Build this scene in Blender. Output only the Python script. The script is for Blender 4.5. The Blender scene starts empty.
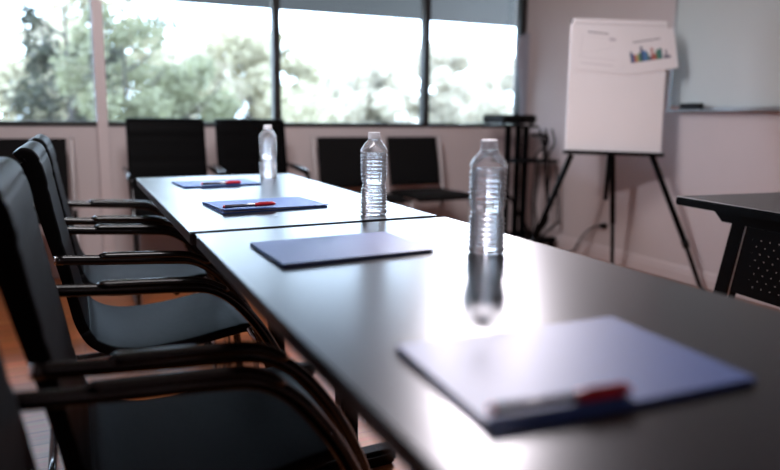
import bpy, bmesh, math, random
from mathutils import Vector, Matrix
R = math.radians
random.seed(7)
S = bpy.context.scene
COL = S.collection

# ------------------------------------------------------------------ camera
cam_d = bpy.data.cameras.new('camera'); cam = bpy.data.objects.new('camera', cam_d); COL.objects.link(cam)
AX = ((0.896023, 0.053801, -0.440736), (-0.443851, 0.134825, -0.8859), (0.01176, 0.989408, 0.144686))
M = Matrix(AX).to_4x4(); M.translation = Vector((0, 0, 0.977))
cam.matrix_world = M
cam_d.sensor_width = 36; cam_d.lens = 29.3766; cam_d.shift_y = -0.03333
cam_d.clip_start = 0.02; cam_d.clip_end = 500
cam_d.dof.use_dof = True; cam_d.dof.focus_distance = 1.56; cam_d.dof.aperture_fstop = 1.5
S.camera = cam

# ------------------------------------------------------------------ sky, lamps, exposure
W = bpy.data.worlds.new('sky'); S.world = W; W.use_nodes = True
bgn = W.node_tree.nodes['Background']
bgn.inputs['Color'].default_value = (0.60, 0.765, 1.0, 1); bgn.inputs['Strength'].default_value = 16.0

def lamp(name, loc, target, energy, size, color, spread=180, shape='DISK'):
    l = bpy.data.lights.new(name, 'AREA'); l.energy = energy; l.shape = shape; l.size = size; l.color = color
    l.spread = R(spread)
    o = bpy.data.objects.new(name, l); COL.objects.link(o); o.location = loc
    o.rotation_euler = (Vector(target) - Vector(loc)).to_track_quat('-Z', 'Y').to_euler()
    return o
lamp('low_lamp_by_window', (2.30, 3.25, 1.90), (0.5, 0.9, 0.74), 24, 0.24, (1.0, 0.92, 1.0), 110)  # unseen backlight behind the bottles, standing well below the ceiling
lamp('added_streak_lamp', (2.45, 3.45, 2.45), (0.5, 0.6, 0.74), 25, 0.24, (1.0, 0.92, 1.0), 110)  # second light, added to lengthen the table streak and whiten the near folder
lamp('easel_lamp', (0.15, 1.20, 1.72), (3.0, 2.75, 0.85), 5.2, 0.10, (1.0, 0.95, 1.0), 80)

lamp('added_fill_lamp', (0.2, 1.4, 2.5), (1.1, 4.2, 0.6), 46, 0.9, (1.0, 0.96, 0.99), 130, 'SQUARE')  # unseen fill light, added to brighten the walls and the room

S.view_settings.view_transform = 'Standard'; S.view_settings.look = 'None'
S.view_settings.gamma = 1; S.view_settings.use_curve_mapping = False
S.view_settings.exposure = 0.0
S.cycles.use_denoising = True
S.cycles.max_bounces = 14; S.cycles.transmission_bounces = 12; S.cycles.transparent_max_bounces = 24
S.cycles.diffuse_bounces = 5; S.cycles.glossy_bounces = 5
S.cycles.caustics_reflective = False; S.cycles.caustics_refractive = True
S.cycles.blur_glossy = 1.0; S.cycles.sample_clamp_indirect = 20.0

# ------------------------------------------------------------------ materials
def lin(c):
    c = c / 255.0
    return c / 12.92 if c <= 0.04045 else ((c + 0.055) / 1.055) ** 2.4
def rgb(r, g, b): return (lin(r), lin(g), lin(b), 1)

def mat(name, col, rough=0.5, metal=0.0, spec=0.5, vary=0.0, scale=20.0, bump=0.0, bscale=200.0, stretch=(1, 1, 1), **kw):
    m = bpy.data.materials.new(name); m.use_nodes = True
    nt = m.node_tree; b = nt.nodes['Principled BSDF']
    b.inputs['Base Color'].default_value = col; b.inputs['Roughness'].default_value = rough
    b.inputs['Metallic'].default_value = metal; b.inputs['Specular IOR Level'].default_value = spec
    for k, v in kw.items(): b.inputs[k.replace('_', ' ')].default_value = v
    tc = nt.nodes.new('ShaderNodeTexCoord')
    mp = nt.nodes.new('ShaderNodeMapping'); mp.inputs['Scale'].default_value = stretch
    nt.links.new(tc.outputs['Object'], mp.inputs['Vector'])
    if vary:
        n = nt.nodes.new('ShaderNodeTexNoise'); n.inputs['Scale'].default_value = scale; n.inputs['Detail'].default_value = 4
        nt.links.new(mp.outputs['Vector'], n.inputs['Vector'])
        mx = nt.nodes.new('ShaderNodeMix'); mx.data_type = 'RGBA'; mx.blend_type = 'MIX'
        nt.links.new(n.outputs['Fac'], mx.inputs['Factor'])
        mx.inputs['A'].default_value = tuple(c * (1 - vary) for c in col[:3]) + (1,)
        mx.inputs['B'].default_value = tuple(min(1, c * (1 + vary)) for c in col[:3]) + (1,)
        nt.links.new(mx.outputs['Result'], b.inputs['Base Color'])
    if bump:
        n = nt.nodes.new('ShaderNodeTexNoise'); n.inputs['Scale'].default_value = bscale; n.inputs['Detail'].default_value = 3
        nt.links.new(mp.outputs['Vector'], n.inputs['Vector'])
        bp = nt.nodes.new('ShaderNodeBump'); bp.inputs['Strength'].default_value = bump; bp.inputs['Distance'].default_value = 0.002
        nt.links.new(n.outputs['Fac'], bp.inputs['Height']); nt.links.new(bp.outputs['Normal'], b.inputs['Normal'])
    return m

def clear_mat(name, col, ior, rough=0.0, base=0.0):
    """a thin clear sheet: lets light straight through and mirrors by Fresnel"""
    m = bpy.data.materials.new(name); m.use_nodes = True; nt = m.node_tree
    nt.nodes.clear()
    out = nt.nodes.new('ShaderNodeOutputMaterial'); mx = nt.nodes.new('ShaderNodeMixShader')
    tr = nt.nodes.new('ShaderNodeBsdfTransparent'); tr.inputs['Color'].default_value = col
    gl = nt.nodes.new('ShaderNodeBsdfGlossy'); gl.inputs['Roughness'].default_value = rough; gl.inputs['Color'].default_value = (1, 1, 1, 1)
    fr = nt.nodes.new('ShaderNodeFresnel'); fr.inputs['IOR'].default_value = ior
    if base:                                         # white mixed in for the bright glints of crinkled clear plastic
        mx2 = nt.nodes.new('ShaderNodeMixShader'); mx2.inputs['Fac'].default_value = base
        tl = nt.nodes.new('ShaderNodeBsdfTranslucent'); df = nt.nodes.new('ShaderNodeBsdfDiffuse'); ad = nt.nodes.new('ShaderNodeMixShader')
        nt.links.new(tl.outputs[0], ad.inputs[1]); nt.links.new(df.outputs[0], ad.inputs[2])
        nt.links.new(mx.outputs[0], mx2.inputs[1]); nt.links.new(ad.outputs[0], mx2.inputs[2]); nt.links.new(mx2.outputs[0], out.inputs[0])
    nt.links.new(fr.outputs[0], mx.inputs['Fac']); nt.links.new(tr.outputs[0], mx.inputs[1]); nt.links.new(gl.outputs[0], mx.inputs[2])
    if not base: nt.links.new(mx.outputs[0], out.inputs[0])
    return m

def glass_mat(name, col, ior, rough=0.0):
    m = bpy.data.materials.new(name); m.use_nodes = True; nt = m.node_tree; nt.nodes.clear()
    out = nt.nodes.new('ShaderNodeOutputMaterial'); g = nt.nodes.new('ShaderNodeBsdfGlass')
    g.inputs['Color'].default_value = col; g.inputs['IOR'].default_value = ior; g.inputs['Roughness'].default_value = rough
    nt.links.new(g.outputs[0], out.inputs[0])
    return m

def wood_floor():
    m = mat('wood_floor', rgb(150, 88, 50), 0.38, spec=0.5)
    nt = m.node_tree; b = nt.nodes['Principled BSDF']
    tc = nt.nodes.new('ShaderNodeTexCoord')
    br = nt.nodes.new('ShaderNodeTexBrick'); br.inputs['Scale'].default_value = 1.0
    br.inputs['Brick Width'].default_value = 1.1; br.inputs['Row Height'].default_value = 0.085
    br.inputs['Mortar Size'].default_value = 0.0015; br.offset = 0.37
    br.inputs['Color1'].default_value = rgb(176, 104, 56); br.inputs['Color2'].default_value = rgb(140, 80, 44)
    br.inputs['Mortar'].default_value = rgb(60, 34, 20)
    nt.links.new(tc.outputs['Object'], br.inputs['Vector'])
    mp = nt.nodes.new('ShaderNodeMapping'); mp.inputs['Scale'].default_value = (2, 30, 1)
    nt.links.new(tc.outputs['Object'], mp.inputs['Vector'])
    n = nt.nodes.new('ShaderNodeTexNoise'); n.inputs['Scale'].default_value = 2.5; n.inputs['Detail'].default_value = 6
    nt.links.new(mp.outputs[0], n.inputs['Vector'])
    mx = nt.nodes.new('ShaderNodeMix'); mx.data_type = 'RGBA'; mx.blend_type = 'OVERLAY'; mx.inputs['Factor'].default_value = 0.5
    nt.links.new(br.outputs['Color'], mx.inputs['A']); nt.links.new(n.outputs['Color'], mx.inputs['B'])
    nt.links.new(mx.outputs['Result'], b.inputs['Base Color'])
    return m

def perforated():
    """black sheet steel punched with rows of small round holes"""
    m = mat('perforated_steel', rgb(8, 8, 9), 0.5, spec=0.05)
    nt = m.node_tree; b = nt.nodes['Principled BSDF']; out = nt.nodes['Material Output']
    tc = nt.nodes.new('ShaderNodeTexCoord'); sp = nt.nodes.new('ShaderNodeSeparateXYZ'); nt.links.new(tc.outputs['Object'], sp.inputs[0])
    def math_(op, a, b_=None, v=None):
        n = nt.nodes.new('ShaderNodeMath'); n.operation = op
        nt.links.new(a, n.inputs[0])
        if b_ is not None: nt.links.new(b_, n.inputs[1])
        if v is not None: n.inputs[1].default_value = v
        return n.outputs[0]
    def cell(sock, pitch):
        return math_('SUBTRACT', math_('FRACT', math_('DIVIDE', sock, v=pitch)), v=0.5)
    py = 0.021
    row = math_('FLOOR', math_('DIVIDE', sp.outputs['Z'], v=py))
    sh = math_('MULTIPLY', math_('MODULO', math_('ABSOLUTE', row), v=2.0), v=0.5 * 0.030)
    u_ = cell(math_('ADD', sp.outputs['Y'], sh), 0.030); v_ = cell(sp.outputs['Z'], py)
    d2 = math_('ADD', math_('MULTIPLY', u_, u_), math_('MULTIPLY', v_, v_))
    hole = math_('LESS_THAN', d2, v=0.006)
    # only the middle field of the panel is punched
    inside = math_('MULTIPLY', math_('LESS_THAN', math_('ABSOLUTE', sp.outputs['Z']), v=0.080), math_('LESS_THAN', sp.outputs['Y'], v=-0.03))
    f = math_('MULTIPLY', hole, inside)
    tr = nt.nodes.new('ShaderNodeBsdfTransparent'); mx = nt.nodes.new('ShaderNodeMixShader')
    nt.links.new(f, mx.inputs['Fac']); nt.links.new(b.outputs[0], mx.inputs[1]); nt.links.new(tr.outputs[0], mx.inputs[2])
    nt.links.new(mx.outputs[0], out.inputs[0])
    return m

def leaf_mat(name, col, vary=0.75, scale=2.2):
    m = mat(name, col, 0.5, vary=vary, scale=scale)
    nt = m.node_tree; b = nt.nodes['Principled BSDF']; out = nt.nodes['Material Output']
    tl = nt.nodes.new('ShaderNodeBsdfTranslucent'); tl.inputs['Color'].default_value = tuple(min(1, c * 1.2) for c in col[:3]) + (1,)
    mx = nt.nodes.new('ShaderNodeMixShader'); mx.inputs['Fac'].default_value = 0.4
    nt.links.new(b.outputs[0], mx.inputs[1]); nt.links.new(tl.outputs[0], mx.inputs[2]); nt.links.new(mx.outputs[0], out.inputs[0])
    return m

MT = dict(
    wall=mat('wall_paint', rgb(200, 188, 188), 0.75, vary=0.03, scale=6, bump=0.15, bscale=120),
    trim=mat('trim_paint', rgb(206, 192, 192), 0.5, vary=0.02, scale=8),
    ceiling=mat('ceiling_paint', rgb(190, 184, 182), 0.9, vary=0.03, scale=4),
    floor=wood_floor(),
    bronze=mat('dark_bronze_frame', rgb(26, 24, 24), 0.45, vary=0.1),
    glass=clear_mat('window_glass', (0.97, 0.985, 0.98, 1), 1.45),
    soffit=mat('soffit_paint', rgb(26, 22, 18), 0.8, vary=0.06, scale=3),
    ground=mat('dry_grass', rgb(92, 94, 70), 0.9, vary=0.25, scale=1.5),
    bark=mat('bark', rgb(44, 40, 36), 0.9, vary=0.3, scale=8, bump=0.6, bscale=30),
    laminate=mat('charcoal_laminate', rgb(18, 19, 28), 0.275, spec=0.42, vary=0.06, scale=30, bump=0.03, bscale=400),
    edge=mat('dark_edge_band', rgb(40, 30, 28), 0.35),
    black_metal=mat('black_metal', rgb(7, 7, 8), 0.5, spec=0.04, vary=0.1),
    black_plastic=mat('black_plastic', rgb(8, 8, 9), 0.45, spec=0.15, vary=0.1),
    gloss_black=mat('gloss_black_tube', rgb(11, 10, 10), 0.18, spec=0.5),
    leather=mat('black_leather', rgb(7, 7, 9), 0.56, spec=0.07, vary=0.25, scale=10, bump=0.5, bscale=40, stretch=(1, .25, 1)),
    fabric=mat('black_fabric', rgb(12, 11, 12), 0.85, spec=0.2, vary=0.12, scale=60, bump=0.3, bscale=500),
    chrome=mat('chrome', rgb(205, 205, 210), 0.12, metal=1.0),
    silver=mat('silver_tube', rgb(186, 178, 178), 0.4, metal=0.3),
    blue=mat('blue_card', rgb(54, 84, 148), 0.5, spec=0.36, vary=0.05, scale=40, bump=0.06, bscale=300),
    paper=mat('white_paper', rgb(232, 228, 230), 0.8, spec=0.2, vary=0.015, scale=10),
    ink=mat('grey_ink', rgb(120, 116, 124), 0.8),
    pale_ink=mat('pale_ink', rgb(188, 182, 190), 0.8),
    red=mat('red_plastic', rgb(190, 26, 40), 0.3),
    barrel=mat('smoke_plastic', rgb(78, 78, 86), 0.25, spec=0.6),
    steel=mat('pen_tip_metal', rgb(180, 176, 170), 0.3, metal=1.0),
    pet=clear_mat('clear_bottle_plastic', (0.98, 0.98, 0.99, 1), 1.45, 0.06, 0.12),
    water=glass_mat('water', (0.985, 0.99, 1.0, 1), 1.33, 0.0),
    cap=leaf_mat('white_cap', rgb(236, 236, 240), 0.02),
    board=mat('whiteboard_enamel', rgb(200, 208, 208), 0.18, spec=0.5, vary=0.02, scale=3),
    alu=mat('brushed_aluminium', rgb(170, 168, 168), 0.4, metal=0.9, vary=0.05, scale=60, stretch=(1, 20, 1)),
    curtain=mat('grey_blue_curtain', rgb(168, 168, 180), 0.85, vary=0.06, scale=20, bump=0.2, bscale=300),
    orange=mat('orange_plastic', rgb(170, 90, 60), 0.45),
    felt=mat('dark_felt', rgb(30, 36, 42), 0.9),
    desk=mat('dark_desk_laminate', rgb(38, 33, 33), 0.4, vary=0.06, scale=20),
    perf=perforated(),
    leather_back=mat('black_leather_back', rgb(9, 9, 10), 0.48, spec=0.03, vary=0.25, scale=10, bump=0.5, bscale=40, stretch=(1, .25, 1)),
    leaf_dark=leaf_mat('leaf_dark', rgb(34, 38, 24)),
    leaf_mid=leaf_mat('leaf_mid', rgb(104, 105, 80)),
    leaf_pale=leaf_mat('leaf_pale', rgb(160, 153, 130)),  # some of the outdoor haze is put into this paler leaf colour
    leaf_haze=leaf_mat('leaf_haze', rgb(184, 176, 160), 0.35),  # distant haze and glare put into the leaf colour
)
BARS = {k: mat('print_' + k, rgb(*v), 0.8) for k, v in dict(navy=(58, 72, 104), red=(170, 96, 88), yellow=(186, 172, 116), green=(84, 130, 104),
        blue=(84, 124, 172), teal=(64, 118, 120), grey=(110, 104, 122)).items()}

# ------------------------------------------------------------------ mesh helpers
def link(name, bm, m, parent=None, smooth=False, loc=None):
    me = bpy.data.meshes.new(name)
    bmesh.ops.recalc_face_normals(bm, faces=bm.faces)
    bm.to_mesh(me); bm.free()
    for x in (m if isinstance(m, (list, tuple)) else [m]): me.materials.append(x)
    if smooth:
        for p in me.polygons: p.use_smooth = True
    o = bpy.data.objects.new(name, me); COL.objects.link(o)
    if parent: o.parent = parent
    if loc is not None: o.location = loc
    return o

def bx(bm, x0, x1, y0, y1, z0, z1, bev=0.0, mi=0, mtx=None, seg=2):
    t = bmesh.new()
    bmesh.ops.create_cube(t, size=1)
    for v in t.verts:
        v.co = Vector(((x0 + x1) / 2 + v.co.x * (x1 - x0), (y0 + y1) / 2 + v.co.y * (y1 - y0), (z0 + z1) / 2 + v.co.z * (z1 - z0)))
    if bev: bmesh.ops.bevel(t, geom=t.edges[:], offset=bev, segments=seg, affect='EDGES')
    if mtx is not None: bmesh.ops.transform(t, matrix=mtx, verts=t.verts)
    for f in t.faces: f.material_index = mi
    me = bpy.data.meshes.new('t'); t.to_mesh(me); t.free(); bm.from_mesh(me); bpy.data.meshes.remove(me)

def box(*a, **k):
    bm = bmesh.new(); bx(bm, *a, **k); return bm

def sweep(bm, pts, r, n=12, sx=1.0, sy=1.0, caps=True, up=Vector((0, 1, 0))):
    """a tube along pts; r is one radius or one per point; the section may be oval"""
    pts = [Vector(p) for p in pts]; rs = r if isinstance(r, (list, tuple)) else [r] * len(pts)
    rings = []
    for i, p in enumerate(pts):
        t = (pts[min(i + 1, len(pts) - 1)] - pts[max(i - 1, 0)]).normalized()
        a = up - t * up.dot(t)
        if a.length < 1e-4: a = Vector((1, 0, 0)) - t * t.x
        a.normalize(); b = t.cross(a)
        rings.append([bm.verts.new(p + a * math.cos(2 * math.pi * k / n) * rs[i] * sx + b * math.sin(2 * math.pi * k / n) * rs[i] * sy) for k in range(n)])
    for a, b in zip(rings, rings[1:]):
        for k in range(n): bm.faces.new((a[k], a[(k + 1) % n], b[(k + 1) % n], b[k]))
    if caps:
        bm.faces.new(rings[0][::-1]); bm.faces.new(rings[-1])

def smooth_path(pts, n=6):
    """Catmull-Rom through the points"""
    P = [Vector(p) for p in pts]; P = [P[0] * 2 - P[1]] + P + [P[-1] * 2 - P[-2]]
    out = []
    for i in range(1, len(P) - 2):
        for k in range(n):
            t = k / n
            out.append(0.5 * ((2 * P[i]) + (P[i + 1] - P[i - 1]) * t + (2 * P[i - 1] - 5 * P[i] + 4 * P[i + 1] - P[i + 2]) * t * t
                              + (3 * P[i] - P[i - 1] - 3 * P[i + 1] + P[i + 2]) * t ** 3))
    out.append(P[-2]); return out

def lathe(bm, prof, n=48, wob=None):
    rings = []
    for (rr, z) in prof:
        rings.append([bm.verts.new((rr * math.cos(2 * math.pi * k / n), rr * math.sin(2 * math.pi * k / n), z)) for k in range(n)])
    for a, b in zip(rings, rings[1:]):
        for k in range(n): bm.faces.new((a[k], a[(k + 1) % n], b[(k + 1) % n], b[k]))
    bm.faces.new(rings[0][::-1]); bm.faces.new(rings[-1])

def tube(*a, **k):
    bm = bmesh.new(); sweep(bm, *a, **k); return bm

def empty(name, loc=(0, 0, 0), rz=0.0):
    o = bpy.data.objects.new(name, None); COL.objects.link(o); o.empty_display_size = 0.05
    o.location = loc; o.rotation_euler = (0, 0, rz); return o

def tag(o, label, cat, group=None):
    o['label'] = label; o['category'] = cat
    if group: o['group'] = group
    return o

def struct(o): o['kind'] = 'structure'; return o

def copy_tree(o, parent=None):
    c = o.copy(); COL.objects.link(c)
    if parent: c.parent = parent
    for ch in list(o.children): copy_tree(ch, c)
    return c

# ------------------------------------------------------------------ the room
XR, YF, XL, YN, ZC = 3.266, 4.20, -2.3, -2.6, 2.62
SILL, HEAD = 0.895, 2.45
struct(link('floor', box(XL - .1, XR + .1, YN - .1, YF + .1, -.1, 0), MT['floor']))
struct(link('ceiling', box(XL - .1, XR + .1, YN - .1, YF + .1, ZC, ZC + .12), MT['ceiling']))
struct(link('wall_right', box(XR, XR + .12, YN, YF + .12, 0, ZC), MT['wall']))
struct(link('wall_left', box(XL - .12, XL, YN, YF + .12, 0, ZC), MT['wall']))
struct(link('wall_near', box(XL, XR, YN - .12, YN, 0, ZC), MT['wall']))
bm = bmesh.new(); bx(bm, XL, XR, YF, YF + .12, 0, SILL); bx(bm, XL, XR, YF, YF + .12, HEAD, ZC)
struct(link('wall_far', bm, MT['wall']))
def baseboard(name, prof, a, b, flip):
    """moulded profile (depth, height) run from a to b"""
    bm = bmesh.new(); a = Vector(a); b = Vector(b); d = (b - a).normalized(); nrm = Vector((-d.y, d.x, 0)) * flip
    e = [[bm.verts.new(p + nrm * q + Vector((0, 0, h))) for q, h in prof] for p in (a, b)]
    n = len(prof)
    for k in range(n): bm.faces.new((e[0][k], e[0][(k + 1) % n], e[1][(k + 1) % n], e[1][k]))
    bm.faces.new(e[0]); bm.faces.new(e[1][::-1])
    return struct(link(name, bm, MT['trim']))
PROF = [(0, 0), (.016, 0), (.016, .062), (.012, .068), (.012, .082), (.006, .096), (0, .10)]
baseboard('baseboard_right', PROF, (XR, YN, 0), (XR, YF, 0), 1)
baseboard('baseboard_far', PROF, (XL, YF, 0), (XR - .02, YF, 0), -1)

# windows: bays between dark mullions
mull = [-2.3, -1.0, .152, 1.243, 2.387, XR]
for i in range(5):
    a, b = mull[i], mull[i + 1]
    bm = bmesh.new(); h = .024
    bx(bm, a, a + h, YF + .005, YF + .075, SILL, HEAD); bx(bm, b - h, b, YF + .005, YF + .075, SILL, HEAD)
    bx(bm, a + h, b - h, YF - .006, YF + .075, SILL, SILL + .030); bx(bm, a + h, b - h, YF + .005, YF + .075, HEAD - .04, HEAD)
    w = struct(link('window_%d' % (i + 1), bm, MT['bronze']))
    link('pane', box(a + h, b - h, YF + .036, YF + .042, SILL + .030, HEAD - .04), MT['glass'], w)
# painted post in front of the glass
struct(link('trim_1', box(.134, .192, YF - .075, YF - .008, 0, ZC, bev=.004), MT['trim']))
# roof overhang outside: sloping underside ending in a fascia
bm = bmesh.new()
v = [bm.verts.new(c) for c in ((XL - 3, YF + .13, 2.36), (XR + 3, YF + .13, 2.40), (XR + 3, 5.3, 1.885), (XL - 3, 5.3, 1.755))]
w_ = [bm.verts.new(q.co + Vector((0, 0, .16))) for q in v]
bm.faces.new(v); bm.faces.new(w_[::-1])
for k in range(4): bm.faces.new((v[k], v[(k + 1) % 4], w_[(k + 1) % 4], w_[k]))
struct(link('soffit', bm, MT['soffit']))

# ground and trees outside
struct(link('ground', box(-60, 60, 6, 90, -3.2, -3.0), MT['ground']))
def tree(label, px_at, height_top, rx, depth, leaf, n, size, seed, trunk_r=.08, blobs=9, squash=1.0, lean=0.0, group='trees beyond the window'):
    n = int(n * 1.6)
    """trunk and limbs under a crown of single leaf blades gathered in clumps"""
    rnd = random.Random(seed); x, y = px_at, depth
    root = tag(empty('tree', (x, y, -3.0)), label, 'tree', group)
    top = height_top + 3.0; cz = top - rx * squash
    bm = bmesh.new()
    stem = smooth_path([(0, 0, 0), (lean * .3, .05, cz * .35), (lean * .7, -.05, cz * .7), (lean, 0, cz + rx * .6)], 5)
    sweep(bm, stem, [trunk_r * (1.25 - k / len(stem)) for k in range(len(stem))], 8)
    limbs = []
    for k in range(7):
        b0 = stem[int(len(stem) * (.52 + .06 * k)) % len(stem)]
        an = rnd.uniform(0, 6.28); L = rx * rnd.uniform(.6, .95)
        tip = b0 + Vector((math.cos(an) * L, math.sin(an) * L * .7, L * rnd.uniform(.5, 1.0)))
        pth = smooth_path([b0, b0.lerp(tip, .5) + Vector((0, 0, -.1 * L)), tip], 4)
        sweep(bm, pth, [trunk_r * .45 * (1.1 - .8 * q / len(pth)) for q in range(len(pth))], 6)
        limbs.append(tip)
    link('trunk', bm, MT['bark'], root, smooth=True)
    cl = []
    for k in range(blobs):
        an = rnd.uniform(0, 6.28); q = rnd.uniform(.1, 1) ** .6 * .9
        zz = rnd.uniform(-1.3, .8)
        q *= 1 if zz < 0 else (1 - zz * .5)
        cl.append((Vector((lean + math.cos(an) * rx * q, math.sin(an) * rx * q * .8, cz + zz * rx * squash)), rx * rnd.uniform(.22, .42)))
    bm = bmesh.new()
    for k in range(n):
        c, rr = cl[rnd.randrange(len(cl))]
        d = Vector((rnd.gauss(0, 1), rnd.gauss(0, 1), rnd.gauss(0, 1))).normalized() * rr * rnd.random() ** .4
        p = c + d; s = size * rnd.uniform(.6, 1.3)
        ax = Vector((rnd.gauss(0, 1), rnd.gauss(0, 1), rnd.gauss(0, .6))).normalized()
        bx_ = ax.cross(Vector((rnd.gauss(0, 1), rnd.gauss(0, 1), rnd.gauss(0, 1)))).normalized()
        nn = ax.cross(bx_) * s * .12
        vs = [bm.verts.new(p - ax * s), bm.verts.new(p + bx_ * s * .42 + nn), bm.verts.new(p + ax * s), bm.verts.new(p - bx_ * s * .42 + nn)]
        bm.faces.new((vs[0], vs[1], vs[2])); bm.faces.new((vs[0], vs[2], vs[3]))
    me = bpy.data.meshes.new('foliage'); bm.to_mesh(me); bm.free(); me.materials.append(MT[leaf])
    o = bpy.data.objects.new('foliage', me); COL.objects.link(o); o.parent = root
    return root
def at(px, Y):
    """world x of a picture column at depth Y"""
    d = (M.to_3x3() @ Vector(((px - 390) / 636.5, 0.16, -1)))
    return d.x / d.y * Y
tree('dark leafy tree seen through the far left pane just left of the post', at(70, 9), 3.15, .68, 9, 'leaf_dark', 3000, .05, 3, .05, 34, 1.9)
tree('tree with a forked bare trunk seen just right of the window post', at(126, 7.7), 2.75, .62, 7.7, 'leaf_mid', 2600, .045, 11, .035, 30, 1.6)
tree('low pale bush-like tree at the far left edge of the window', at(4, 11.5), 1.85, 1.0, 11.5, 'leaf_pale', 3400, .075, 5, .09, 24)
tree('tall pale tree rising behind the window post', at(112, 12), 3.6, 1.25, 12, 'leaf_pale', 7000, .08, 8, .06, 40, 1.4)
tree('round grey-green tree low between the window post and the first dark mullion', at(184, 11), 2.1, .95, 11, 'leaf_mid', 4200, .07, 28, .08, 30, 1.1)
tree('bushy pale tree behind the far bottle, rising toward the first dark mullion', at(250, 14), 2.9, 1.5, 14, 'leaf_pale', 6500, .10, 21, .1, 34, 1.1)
tree('hazy pale tree behind the far left pane, left of the dark tree', at(36, 15), 2.9, 1.4, 15, 'leaf_haze', 6500, .10, 32, .1, 34, 1.2)
tree('hazy pale tree filling the gap above the two pens, behind the round tree', at(190, 18), 3.0, 1.9, 18, 'leaf_haze', 7000, .13, 41, .12, 34)
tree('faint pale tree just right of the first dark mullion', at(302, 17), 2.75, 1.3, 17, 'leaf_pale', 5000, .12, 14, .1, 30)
tree('faint haze-coloured tree in the middle of the third pane, above the middle bottle', at(378, 21), 3.2, 1.7, 21, 'leaf_haze', 6500, .14, 17, .12, 34)
tree('faint whitish tree just right of the second dark mullion', at(446, 22), 3.9, 1.6, 22, 'leaf_haze', 6500, .15, 19, .12, 34, 1.2)
tree('faint whitish tree at the right end of the window beside the curtain', at(503, 19), 3.0, 1.5, 19, 'leaf_haze', 6000, .13, 23, .12, 32)
tree('faint low tree farthest away between the two dark mullions', at(336, 27), 3.1, 2.3, 27, 'leaf_haze', 7000, .18, 47, .14, 36)

# gathered curtain in the far right corner
bm = bmesh.new(); N = 60; rows = []
prof = [(1.63, .045), (1.60, .085), (1.52, .092), (1.42, .088), (1.32, .070), (1.22, .052), (1.1, .044), (1.0, .042), (.93, .046)]
for z, wd in prof:
    rows.append([(XR - .004 - wd * (1 - k / N), YF - .055 + .018 * math.sin(k / N * 6.28 * 5.5 + z * .6), z) for k in range(N + 1)])
fr = [[bm.verts.new(c) for c in rw] for rw in rows]
bk = [[bm.verts.new((c[0], c[1] + .004, c[2])) for c in rw] for rw in rows]
for g, s in ((fr, 1), (bk, -1)):
    for a, b in zip(g, g[1:]):
        for k in range(N): bm.faces.new((a[k], a[k + 1], b[k + 1], b[k]))
for a0, a1, b0, b1 in [(fr[i][j], fr[i + 1][j], bk[i][j], bk[i + 1][j]) for i in range(len(rows) - 1) for j in (0, N)]: bm.faces.new((a0, a1, b1, b0))
for i in (0, len(rows) - 1):
    for k in range(N): bm.faces.new((fr[i][k], fr[i][k + 1], bk[i][k + 1], bk[i][k]))
HOLD = box(XR - .075, XR - .03, YF - .06, YF - .03, 1.60, 2.45, bev=.004)
cur = tag(link('curtain', bm, MT['curtain'], smooth=True), 'grey-blue curtain gathered in the corner at the right end of the window', 'curtain')
link('holder', HOLD, MT['bronze'], cur)

# whiteboard on the right wall
wb = tag(link('whiteboard', box(XR - .02, XR - .004, .35, 2.74, 1.045, 2.25, bev=.003), MT['board']), 'wide white dry-erase board on the right wall behind the easel', 'whiteboard')
bm = bmesh.new()
for a in ((.34, 2.75, 1.033, 1.047), (.34, 2.75, 2.248, 2.262)): bx(bm, XR - .024, XR - .001, *a)
for a in ((.34, .352, 1.047, 2.248), (2.738, 2.75, 1.047, 2.248)): bx(bm, XR - .024, XR - .001, *a)
link('frame', bm, MT['alu'], wb)
link('tray', box(XR - .075, XR - .001, 1.2, 2.72, 1.024, 1.032, bev=.002), MT['alu'], wb)
er = tag(link('board_eraser', box(XR - .07, XR - .026, 2.50, 2.64, 1.047, 1.07, bev=.005), MT['black_plastic']), 'dark board eraser lying on the whiteboard tray', 'eraser')
link('felt_pad', box(XR - .069, XR - .027, 2.503, 2.637, 1.0325, 1.047), MT['felt'], er)
mk = tag(link('marker', tube([(XR - .045, 2.668, 1.0425), (XR - .045, 2.715, 1.0425)], .0095, 12), MT['orange']), 'orange-brown marker at the left end of the whiteboard tray', 'marker')
link('marker_cap', tube([(XR - .045, 2.652, 1.0425), (XR - .045, 2.668, 1.0425)], .0102, 12), MT['orange'], mk)

# ------------------------------------------------------------------ conference tables
def table(loc, L, label, leg_ys):
    """0.59 wide top; local origin on the floor at the far left corner, long side along -y"""
    root = tag(empty('conference_table', loc), label, 'table', 'conference tables end to end')
    bm = bmesh.new(); bx(bm, 0, .593, -L, 0, .732, .735, bev=.001, seg=1)
    link('tabletop', bm, MT['laminate'], root)
    link('edge_band', box(.001, .592, -L + .001, -.001, .706, .7318, bev=.003), MT['edge'], root)
    for y in leg_ys:
        bm = bmesh.new(); bx(bm, .40, .45, y - .03, y + .03, .05, .68, bev=.008)
        bx(bm, .20, .55, y - .025, y + .025, .68, .7055, bev=.004)
        lg = link('leg', bm, MT['black_metal'], root)
        link('foot', box(.31, .57, y - .03, y + .03, .001, .05, bev=.012), MT['black_metal'], lg)
    bm = bmesh.new(); bx(bm, .415, .435, leg_ys[0] + .035, leg_ys[1] - .035, .60, .66, bev=.004)
    link('cross_rail', bm, MT['black_metal'], root)
    return root
table((.206, 2.56, 0), 1.218, 'far dark conference table bearing the far bottle and two blue folders', (-1.04, -.37))
table((.213, 1.315, 0), 1.65, 'near dark conference table bearing the two nearer bottles and the closest folder', (-1.3, -.22))

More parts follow.
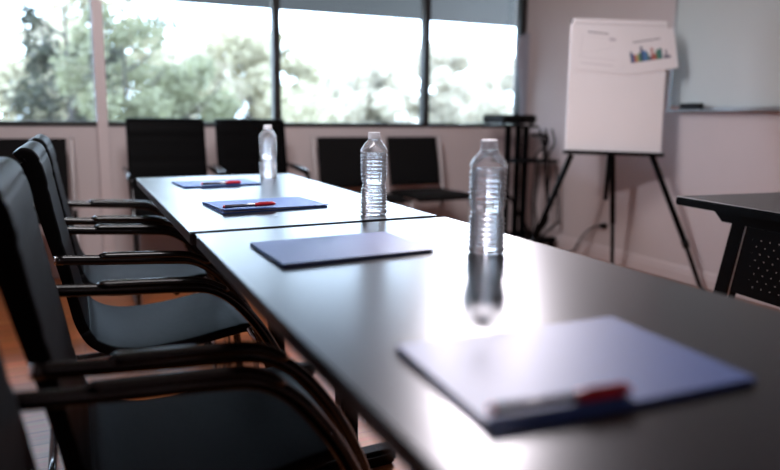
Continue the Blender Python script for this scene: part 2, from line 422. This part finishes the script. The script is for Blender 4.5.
# ------------------------------------------------------------------ water bottles
def bottle_profile(shrink=0.0, top=.187):
    pts = []
    z = 0.0
    def rad(z):
        t = z / .2024
        if t < .02: b = .0255 + (.0305 - .0255) * (t / .02)
        elif t < .30: b = .0312
        elif t < .46:
            b = .0312 - .0036 * math.sin((t - .30) / .16 * math.pi) ** 1
        elif t < .775: b = .0318
        elif t < .912:
            s = (t - .775) / .137; b = .0318 - (.0318 - .0123) * (s ** 1.35)
        else: b = .0123
        # horizontal ribs
        b *= 1.06
        if .44 < t < .76: b += .0020 * math.cos((t - .44) / .32 * 7 * 2 * math.pi) - .0020
        if .05 < t < .40: b += .0018 * math.cos((t - .05) / .35 * 8 * 2 * math.pi) - .0018
        return b - shrink
    k = 150
    for i in range(k + 1):
        zz = shrink + (top - shrink) * i / k
        pts.append((max(.002, rad(zz)), zz))
    return pts
def make_bottle(loc, label):
    root = tag(empty('water_bottle', loc, random.uniform(0, 6)), label, 'bottle', 'water bottles on the tables')
    bm = bmesh.new(); lathe(bm, bottle_profile(), 56)
    link('bottle_body', bm, MT['pet'], root, smooth=True)
    bm = bmesh.new(); lathe(bm, bottle_profile(.0008, .151), 56)
    link('water', bm, MT['water'], root, smooth=True)
    bm = bmesh.new(); lathe(bm, [(.0125, .1825), (.0160, .1828), (.0160, .1850), (.0125, .1853)], 40)
    link('neck_ring', bm, MT['pet'], root, smooth=False)
    bm = bmesh.new(); n = 60
    ring = lambda rr, z, rib: [bm.verts.new(((rr + (rib if k % 2 else 0)) * math.cos(6.2832 * k / n), (rr + (rib if k % 2 else 0)) * math.sin(6.2832 * k / n), z)) for k in range(n)]
    rs = [ring(.0145, .1862, 0), ring(.0146, .1868, .0005), ring(.0144, .2000, .0005), ring(.0132, .2024, 0)]
    for a, b in zip(rs, rs[1:]):
        for k in range(n): bm.faces.new((a[k], a[(k + 1) % n], b[(k + 1) % n], b[k]))
    bm.faces.new(rs[0][::-1]); bm.faces.new(rs[-1])
    link('cap', bm, MT['cap'], root)
    return root
b0 = make_bottle((.656, .929, .7352), 'clear water bottle nearest the camera, largest of the three on the tables')
b1 = copy_tree(b0); b1.location = (.660, 1.418, .7352); b1['label'] = 'clear water bottle standing at the seam between the two tables'; b1.rotation_euler.z = 2.0
b2 = copy_tree(b0); b2.location = (.670, 2.405, .7352); b2['label'] = 'clear water bottle at the far end of the far table'; b2.rotation_euler.z = 4.1

# ------------------------------------------------------------------ folders and pens
def folder(cx, cy, rz, label, w=.281, d=.192, gap=0.0):
    root = tag(empty('folder', (cx, cy, .7352), R(rz)), label, 'folder', 'blue folders on the tables')
    link('back_cover', box(-w / 2, w / 2, -d / 2, d / 2, 0, .0020), MT['blue'], root)
    link('paper_stack', box(-w / 2 + .006, w / 2 - .003, -d / 2 + .004, d / 2 - .004, .0021, .0038), MT['paper'], root)
    # front cover: hinged at the long far edge, bowed a little open at the left
    bm = bmesh.new(); nx, ny = 14, 8; g = {}
    for s in (0, 1):
        for i in range(nx + 1):
            for j in range(ny + 1):
                x = -w / 2 + w * i / nx; y = -d / 2 + d * j / ny
                z = .0040 + gap * (1 - j / ny) * (1 - i / nx) ** 1.5 + s * .0018
                g[s, i, j] = bm.verts.new((x + (.004 * (1 - j / ny) if gap else 0), y, z))
    for s in (0, 1):
        for i in range(nx):
            for j in range(ny): bm.faces.new((g[s, i, j], g[s, i + 1, j], g[s, i + 1, j + 1], g[s, i, j + 1]))
    per = [(i, 0) for i in range(nx)] + [(nx, j) for j in range(ny)] + [(i, ny) for i in range(nx, 0, -1)] + [(0, j) for j in range(ny, 0, -1)]
    for a, b in zip(per, per[1:] + per[:1]): bm.faces.new((g[0, a[0], a[1]], g[0, b[0], b[1]], g[1, b[0], b[1]], g[1, a[0], a[1]]))
    link('front_cover', bm, MT['blue'], root)
    link('spine', box(-w / 2, w / 2, d / 2 + .0002, d / 2 + .0012, 0, .0058), MT['blue'], root)
    return root
folder(.440, 2.245, 5, 'pale-looking blue folder under a pen, farthest along the tables', w=.262, d=.175)
folder(.452, 1.664, 4.5, 'blue folder slightly open at its left edge with a red-capped pen, near the table seam', gap=.004)
folder(.428, 1.062, 1.5, 'blue folder without a pen, left of the middle bottle')
folder(.4235, .458, -4.5, 'blue folder with a red-capped pen closest to the camera')

def make_pen(loc, rz, label):
    """ballpoint along +x, cap at the +x end"""
    root = tag(empty('pen', loc, R(rz)), label, 'pen', 'red-capped pens on the folders')
    link('barrel', tube([(-.062, 0, 0), (.018, 0, 0)], .0042, 12), MT['barrel'], root, smooth=True)
    link('end_plug', tube([(-.066, 0, 0), (-.062, 0, 0)], [.0036, .0043], 12), MT['red'], root, smooth=True)
    cp = link('pen_cap', tube([(.016, 0, 0), (.018, 0, 0), (.064, 0, 0), (.070, 0, 0)], [.0050, .0053, .0050, .0034], 14), MT['red'], root, smooth=True)
    link('clip', box(.024, .064, -.0014, .0014, .0052, .0068, bev=.0006), MT['red'], cp)
    return root
p0 = make_pen((.3505, .384, .7462), -8, 'red-capped pen on the closest folder')
p1 = copy_tree(p0); p1.location = (.390, 1.585, .7495); p1.rotation_euler.z = R(5); p1['label'] = 'red-capped pen on the slightly open folder near the table seam'
p2 = copy_tree(p0); p2.location = (.440, 2.168, .7462); p2.rotation_euler.z = R(6); p2['label'] = 'red-capped pen on the farthest folder'

# ------------------------------------------------------------------ sling armchairs
CEN = [(-.112, .866), (-.105, .874), (-.096, .869), (-.088, .848), (-.081, .820), (-.07, .755), (-.055, .683), (-.036, .597), (-.022, .525), (-.006, .455), (.028, .402), (.10, .374), (.22, .374), (.34, .391), (.40, .398), (.437, .384)]
def make_armchair(loc, rz, label, group):
    """padded sling chair facing local +x, y across; origin on the floor"""
    root = tag(empty('armchair', loc, rz), label, 'chair', group)
    hw, th = .200, .019
    path = smooth_path([(x, 0, z) for x, z in CEN], 5)
    nrm = []
    for i, p in enumerate(path):
        t = (path[min(i + 1, len(path) - 1)] - path[max(i - 1, 0)]).normalized(); nrm.append(Vector((-t.z, 0, t.x)))
    split = next(i for i, p in enumerate(path) if p.x > -.004 and p.z < .5)
    def shell(i0, i1, round0, round1):
        bm = bmesh.new()
        half = [(-hw, 0.0), (-hw, .62), (-hw + .0015, .84), (-hw + .004, .96), (-hw + .009, 1.0), (-hw + .016, 1.02), (-hw * .6, 1.06), (-hw * .25, 1.09)]
        prof = half + [(0, 1.1)] + [(-y, q) for y, q in half[::-1]]     # flat sides, tight corners, slight pad bulge
        rings = []
        for i in range(i0, i1 + 1):
            sc = 1.0
            if round0 and i - i0 < 3: sc = (.35, .75, .95)[i - i0]
            if round1 and i1 - i < 3: sc = (.35, .75, .95)[i1 - i]
            seam = 1 - .10 * (i % 9 == 4)
            p, n_ = path[i], nrm[i]
            th = .0215 - .009 * min(1, max(0, (.87 - p.z) / .33))
            ring = [bm.verts.new(p + n_ * (th * sc * seam * s) + Vector((0, y, 0))) for y, s in prof] + [bm.verts.new(p - n_ * (th * sc * s) + Vector((0, y, 0))) for y, s in prof[-2:0:-1]]
            rings.append(ring)
        m_ = len(rings[0])
        for a, b in zip(rings, rings[1:]):
            for k in range(m_): bm.faces.new((a[k], a[(k + 1) % m_], b[(k + 1) % m_], b[k]))
        bm.faces.new(rings[0]); bm.faces.new(rings[-1][::-1])
        return bm
    link('backrest', shell(0, split, True, False), MT['leather_back'], root, smooth=True)
    link('seat', shell(split, len(path) - 1, False, True), MT['leather'], root, smooth=True)
    for s in (-1, 1):
        y = s * .2165
        arm = smooth_path([(-.052, y, .632), (.03, y, .625), (.12, y, .618), (.20, y, .612), (.26, y, .603), (.31, y, .572), (.36, y, .512), (.40, y, .445), (.435, y, .36), (.458, y, .26), (.468, y, .15), (.466, y, .06), (.44, y, .022), (.38, y, .0145)], 5)
        arm += [Vector((.1, y, .0145)), Vector((-.05, y, .0145)), Vector((-.10, y, .0145))]
        a = link('arm_frame', tube(arm, .0125, 12, sx=.85), MT['gloss_black'], root, smooth=True)
        pad = smooth_path([(.04, y, .634), (.10, y, .631), (.18, y, .626), (.25, y, .618), (.30, y, .592)], 5)
        link('arm_pad', tube(pad, [.006] + [.0125] * (len(pad) - 2) + [.006], 12, sx=1.1, sy=.75), MT['gloss_black'], a, smooth=True)
        link('end_cap', tube([(-.052, y, .632), (-.057, y, .6325)], [.0128, .0095], 14, sx=.9), MT['chrome'], a, smooth=True)
        link('support_rod', tube([(.40, y * .93, .40), (.42, y * .93, .36), (.425, y * .93, .03), (.41, y * .97, .016)], .008, 10), MT['chrome'], root, smooth=True)
    link('rear_bar', tube([(-.10, -.2165, .0145), (-.10, .2165, .0145)], .0115, 10, up=Vector((0, 0, 1))), MT['gloss_black'], root, smooth=True)
    link('seat_bar', tube([(.30, -.205, .352), (.30, .205, .352)], .010, 10, up=Vector((0, 0, 1))), MT['gloss_black'], root, smooth=True)
    return root
ROW = 'black armchairs along the left side of the tables'
a0 = make_armchair((.0, 2.487, 0), 0, 'black armchair farthest along the left side of the tables', ROW)
def arm_copy(loc, rz, label, group):
    c = copy_tree(a0); c.location = loc; c.rotation_euler.z = rz; c['label'] = label; c['group'] = group; return c
arm_copy((.002, 1.873, 0), 0, 'second farthest black armchair on the left, beside the table seam', ROW)
arm_copy((-.012, 1.155, 0), 0, 'black armchair second nearest the camera, its back cut by the left picture edge', ROW)
arm_copy((-.045, .632, 0), 0, 'black armchair nearest the camera, only partly in view at lower left', ROW)
FAR = 'black armchairs against the window wall'
b = arm_copy((.478, 3.74, 0), R(-90), 'black armchair at the far wall just right of the post, facing the camera', FAR); b.scale = (1.06,) * 3
b = arm_copy((.978, 3.80, 0), R(-90), 'black armchair at the far wall directly behind the far bottle', FAR); b.scale = (1.06,) * 3

# ------------------------------------------------------------------ side chairs with light tube frames
def make_side_chair(loc, rz, label):
    root = tag(empty('side_chair', loc, rz), label, 'chair', 'black side chairs with silver frames by the window')
    # faces local -y; seat .45 wide
    hw = .213
    def pad(pts, w, th, nm):
        bm = bmesh.new(); pth = smooth_path(pts, 4); rings = []
        for i, p in enumerate(pth):
            t = (pth[min(i + 1, len(pth) - 1)] - pth[max(i - 1, 0)]).normalized(); n_ = Vector((0, -t.z, t.y))
            sc = .4 if i in (0, len(pth) - 1) else 1
            ring = []
            for k in range(21):
                a = math.pi * k / 20; yy = -math.cos(a); yy = math.copysign(abs(yy) ** .45, yy) * w
                ring.append((yy, math.sin(a) ** .35))
            rings.append([bm.verts.new(p + Vector((yy, 0, 0)) + n_ * th * sc * s) for yy, s in ring] + [bm.verts.new(p + Vector((yy, 0, 0)) - n_ * th * sc * s) for yy, s in ring[-2:0:-1]])
        m_ = len(rings[0])
        for a, b in zip(rings, rings[1:]):
            for k in range(m_): bm.faces.new((a[k], a[(k + 1) % m_], b[(k + 1) % m_], b[k]))
        bm.faces.new(rings[0]); bm.faces.new(rings[-1][::-1])
        return link(nm, bm, MT['fabric'], root, smooth=True)
    pad([(0, .075, .83), (0, .055, .74), (0, .028, .62), (0, .005, .49)], hw - .012, .013, 'backrest')
    pad([(0, .0, .452), (0, -.12, .447), (0, -.28, .452), (0, -.40, .450), (0, -.425, .432)], hw, .020, 'seat')
    for s in (-1, 1):
        x = s * .226
        link('frame_post', tube(smooth_path([(x, .080, .835), (x, .060, .74), (x, .033, .62), (x, .010, .49), (x, -.005, .43)], 4), .0135, 10, up=Vector((1, 0, 0))), MT['silver'], root, smooth=True)
        link('leg', tube([(x, -.005, .43), (x, .03, .22), (x, .07, .001)], .0125, 10, up=Vector((1, 0, 0))), MT['silver'], root, smooth=True)
        link('leg', tube([(x, -.36, .425), (x, -.375, .22), (x, -.385, .001)], .0125, 10, up=Vector((1, 0, 0))), MT['silver'], root, smooth=True)
        link('seat_rail', tube([(x, .0, .425), (x, -.365, .425)], .011, 10, up=Vector((1, 0, 0))), MT['black_metal'], root, smooth=True)
    return root
s0 = make_side_chair((-.235, 3.95, 0), 0, 'black side chair with silver frame at far left, behind the row of armchairs')
for loc, rz, lb in (((1.665, 3.98, 0), 0, 'black side chair with silver frame directly behind the middle bottle'),
                    ((2.185, 3.98, 0), R(0), 'black side chair with silver frame between the middle bottle and the equipment cart')):
    c = copy_tree(s0); c.location = loc; c.rotation_euler.z = rz; c['label'] = lb

# ------------------------------------------------------------------ equipment cart in the corner
ct = tag(empty('equipment_cart', (2.98, 3.78, 0)), 'black equipment cart with hanging cables in the far right corner', 'cart')
bm = bmesh.new(); bx(bm, -.22, .20, -.17, -.13, .06, .10, bev=.006); bx(bm, -.22, .20, .13, .17, .06, .10, bev=.006); bx(bm, -.22, .20, -.13, .13, .072, .088, bev=.004)
link('base', bm, MT['black_metal'], ct)
for x in (-.19, .17):
    for y in (-.15, .15):
        lg = link('caster', tube([(x - .012, y, .026), (x + .012, y, .026)], .026, 14, up=Vector((0, 0, 1))), MT['black_plastic'], ct)
        link('fork', box(x - .018, x + .018, y - .012, y + .012, .052, .061), MT['black_metal'], lg)
for x in (-.15, -.06, .01):
    link('post', box(x - .019, x + .019, -.02, .02, .088, .905, bev=.005), MT['black_metal'], ct)
link('brace', tube([(-.15, -.03, .42), (.08, -.03, .09)], .011, 8), MT['black_metal'], ct)
link('shelf', box(-.19, .20, -.16, .16, .655, .672, bev=.004), MT['black_metal'], ct)
link('top_shelf', box(-.27, .0, -.16, .16, .905, .922, bev=.004), MT['black_metal'], ct)
link('side_frame', tube([(.02, -.05, .85), (.14, -.05, .85), (.15, -.05, .84), (.15, -.05, .673)], .012, 8), MT['black_metal'], ct)
rnd = random.Random(4)
for k in range(6):
    x0 = -.02 + .03 * k; y0 = -.17 - .004 * k
    pts = [(x0, y0 + .005, .665), (x0 + rnd.uniform(-.03, .03), y0 - .01, .53), (x0 + rnd.uniform(-.05, .06), y0 - .02, .38 - .03 * k % .2), (x0 + rnd.uniform(-.08, .08), y0 - .01, .22), (x0 * .6 - .02, y0 + .04, .105)]
    link('cable', tube(smooth_path(pts, 6), .008, 8), MT['black_plastic'], ct, smooth=True)
for k, (x0, x1) in enumerate(((.0, .06), (.05, -.02), (.11, .09))):
    link('cable', tube(smooth_path([(x0, -.165, .90), (x0 + .02, -.178, .80), (x1, -.175, .73), (x1, -.15, .675)], 6), .008, 8), MT['black_plastic'], ct, smooth=True)
pr = tag(link('projector', box(-.15, .15, -.13, .13, .012, .074, bev=.012, seg=3), MT['black_plastic'], loc=(2.835, 3.78, .9225)), 'flat black projector on top of the equipment cart', 'projector')
link('lens_housing', tube([(.04, -.131, .037), (.04, -.148, .037)], [.024, .021], 18), MT['gloss_black'], pr)
link('top_knob', tube([(.06, 0, .072), (.06, 0, .086)], .012, 14), MT['black_plastic'], pr)
for x in (-.12, .12):
    for y in (-.1, .1): link('foot', tube([(x, y, 0), (x, y, .013)], .012, 10), MT['black_plastic'], pr)

# ------------------------------------------------------------------ flip chart easel
E_YAW = -R(26.45)
ez = tag(empty('flip_chart_easel', (2.694, 2.638, 0), E_YAW), 'black tripod easel holding a large white flip chart pad', 'easel')
# local x across (right in the picture), local -y toward the table, z up
LEAN = Matrix.Translation((0, 0, .80)) @ Matrix.Rotation(R(1.2), 4, 'Y') @ Matrix.Rotation(R(-5), 4, 'X')
def lean_box(nm, a, m, parent, bev=0.002): return link(nm, box(*a, bev=bev, mtx=LEAN), m, parent)
link('board', box(-.262, .262, .006, .018, -.005, .718, bev=.002, mtx=LEAN), MT['black_metal'], ez)
link('tray', box(-.272, .272, -.045, .02, -.026, -.006, bev=.003, mtx=LEAN), MT['black_metal'], ez)
link('clamp_bar', box(-.255, .262, -.014, .006,   .689, .717, bev=.003, mtx=LEAN), MT['paper'], ez)
pad = tag(link('flip_chart_pad', box(-.266, .266, -.012, .0055, -.005, .687, bev=.001, seg=1, mtx=LEAN), MT['paper']), 'tall white paper pad clamped on the black easel', 'paper pad')
pad.location = (2.694, 2.638, 0); pad.rotation_euler = (0, 0, E_YAW)
link('top_flap', box(-.259, .264, -.0145, -.0122, .640, .687, bev=.0005, seg=1, mtx=LEAN), MT['paper'], pad)
for s, o_ in ((-1, 0), (1, -.022)):
    lg = link('leg', tube([(s * .235 + o_, -.02, .775), (s * .44 + o_, -.075, .28)], .0155, 10), MT['black_metal'], ez, smooth=True)
    link('lower_leg', tube([(s * .425 + o_, -.071, .316), (s * .54 + o_, -.10, .012)], .0115, 10), MT['black_metal'], lg, smooth=True)
    link('leg_clamp', tube([(s * .428 + o_, -.072, .310), (s * .444 + o_, -.076, .270)], .0195, 10), MT['black_plastic'], lg, smooth=True)
    link('foot', tube([(s * .538 + o_, -.0995, .018), (s * .543 + o_, -.101, .001)], .0145, 10), MT['black_plastic'], lg, smooth=True)
lg = link('leg', tube([(0.01, .07, 1.45), (0.035, .10, .78), (.115, .25, .35)], .0155, 10), MT['black_metal'], ez, smooth=True)
link('lower_leg', tube([(.11, .24, .38), (.175, .375, .012)], .0115, 10), MT['black_metal'], lg, smooth=True)
link('foot', tube([(.174, .373, .018), (.177, .380, .001)], .0135, 10), MT['black_plastic'], lg, smooth=True)
link('centre_rod', tube([(-.012, .01, .775), (-.012, .03, .52)], .0125, 10), MT['black_metal'], ez, smooth=True)

def sheet(name, cx, cz, w, h, tilt, label, marks, z=-.0165):
    """a printed page taped on the pad, drawn marks as thin ink plates: (x0, x1, z0, z1, material) in page units"""
    bm = bmesh.new(); mats = [MT['paper']]
    loc = LEAN @ Matrix.Translation((cx, z, cz)) @ Matrix.Rotation(R(tilt), 4, 'Y')
    bx(bm, -w / 2, w / 2, -.0004, .0004, -h / 2, h / 2, mtx=loc)
    for x0, x1, z0, z1, m in marks:
        if m not in mats: mats.append(m)
        bx(bm, (x0 - .5) * w, (x1 - .5) * w, -.0008, -.0004, (z0 - .5) * h, (z1 - .5) * h, mi=mats.index(m), mtx=loc)
    o = tag(link(name, bm, mats), label, 'sheet', 'printed pages on the flip chart')
    o.location = (2.694, 2.638, 0); o.rotation_euler = (0, 0, E_YAW)
    return o
B = BARS
bars = [(.14, .175, .34, .74, B['navy']), (.175, .20, .34, .66, B['blue']), (.20, .25, .34, .62, B['red']), (.25, .285, .34, .60, B['yellow']), (.285, .335, .34, .66, B['green']),
        (.335, .375, .34, .88, B['navy']), (.375, .44, .34, .72, B['blue']), (.44, .475, .34, .64, B['teal']), (.475, .53, .34, .50, B['grey']), (.53, .565, .34, .78, B['red']), (.565, .615, .34, .56, B['red']),
        (.615, .67, .34, .68, B['green']), (.67, .73, .34, .72, B['teal']), (.75, .79, .34, .46, B['grey']), (.79, .82, .34, .64, B['grey']), (.82, .88, .34, .44, B['grey'])]
bars = [(a, b, .28 + (c - .34) * .7 if c > .34 else .28, .28 + (d - .34) * .7, m) for a, b, c, d, m in bars]
title = [(.22 + .047 * k, .255 + .047 * k, .765, .80, MT['ink']) for k in range(11)]
sheet('chart_page', .168, .548, .297, .220, -10, 'small white page with a coloured bar chart, tilted at the pad top right', bars + title, -.0172)
lines = [(.15, .155, .30, .80, MT['pale_ink']), (.15, .85, .30, .306, MT['pale_ink']), (.25, .65, .88, .905, MT['ink']), (.68, .80, .74, .80, MT['pale_ink'])]
lines += [(.17 + .04 * k, .19 + .04 * k, .38 + .02 * math.sin(k * .9) + .014 * k, .388 + .02 * math.sin(k * .9) + .014 * k, MT['pale_ink']) for k in range(16)]
lines += [(.17, .80, .80, .803, MT['pale_ink']), (.18 + .0, .82, .16, .175, MT['pale_ink'])]
sheet('chart_page', -.110, .548, .285, .235, 4, 'faint white page with a pale line chart at the pad top left', lines, -.0160)

# wall plug and cord
cord = tag(link('power_cord', tube(smooth_path([(XR - .045, 3.215, .245), (XR - .055, 3.26, .235), (XR - .06, 3.33, .19), (XR - .06, 3.40, .11), (XR - .065, 3.45, .03), (XR - .10, 3.52, .0065), (XR - .16, 3.62, .0065)], 8), .006, 8), MT['black_plastic'], smooth=True),
           'black power cord hanging from the right wall behind the easel', 'cord')
link('plug', box(XR - .048, XR - .001, 3.195, 3.232, .230, .262, bev=.005), MT['black_plastic'], cord)

# ------------------------------------------------------------------ dark side desk at right
dk = tag(empty('side_desk', (1.714, 1.4, 0), R(-7.5)), 'dark folding desk with perforated panel at the right edge', 'desk')
link('desktop', box(0.001, .599, -1.449, -.001, .7325, .735, bev=.001, seg=1), MT['desk'], dk)
link('edge_band', box(0, .60, -1.45, 0, .708, .7323, bev=.003), MT['black_metal'], dk)
def poly_prism(pts, x0, x1):
    bm = bmesh.new(); a = [bm.verts.new((x0, y, z)) for y, z in pts]; b = [bm.verts.new((x1, y, z)) for y, z in pts]; n = len(pts)
    bm.faces.new(a); bm.faces.new(b[::-1])
    for k in range(n): bm.faces.new((a[k], a[(k + 1) % n], b[(k + 1) % n], b[k]))
    return bm
link('support_beam', poly_prism([(-.012, .7075), (-.012, .694), (-.055, .655), (-1.40, .655), (-1.44, .694), (-1.44, .7075)], .14, .20), MT['black_metal'], dk)
def slant_leg(y_top, dy):
    lg = link('leg', poly_prism([(y_top, .6548), (y_top + .125 * dy, .04), (y_top - .045 + .125 * dy, .04), (y_top - .048, .6548)], .15, .195), MT['black_metal'], dk)
    link('foot', box(.02, .52, y_top - .05 + .125 * dy, y_top + .005 + .125 * dy, .001, .04, bev=.01), MT['black_metal'], lg)
slant_leg(-.085, 1); slant_leg(-1.31, -1)
pm = link('modesty_panel', poly_prism([(-.004, .108), (.037, -.108), (-1.10, -.108), (-1.06, .108)], -.001, .001), MT['perf'], dk, loc=(.15, -.136, .545))
link('panel_edge', tube([(-.001, -.0035, .108), (-.001, .0375, -.108), (-.001, .048, -.155)], .0022, 8), MT['alu'], pm)
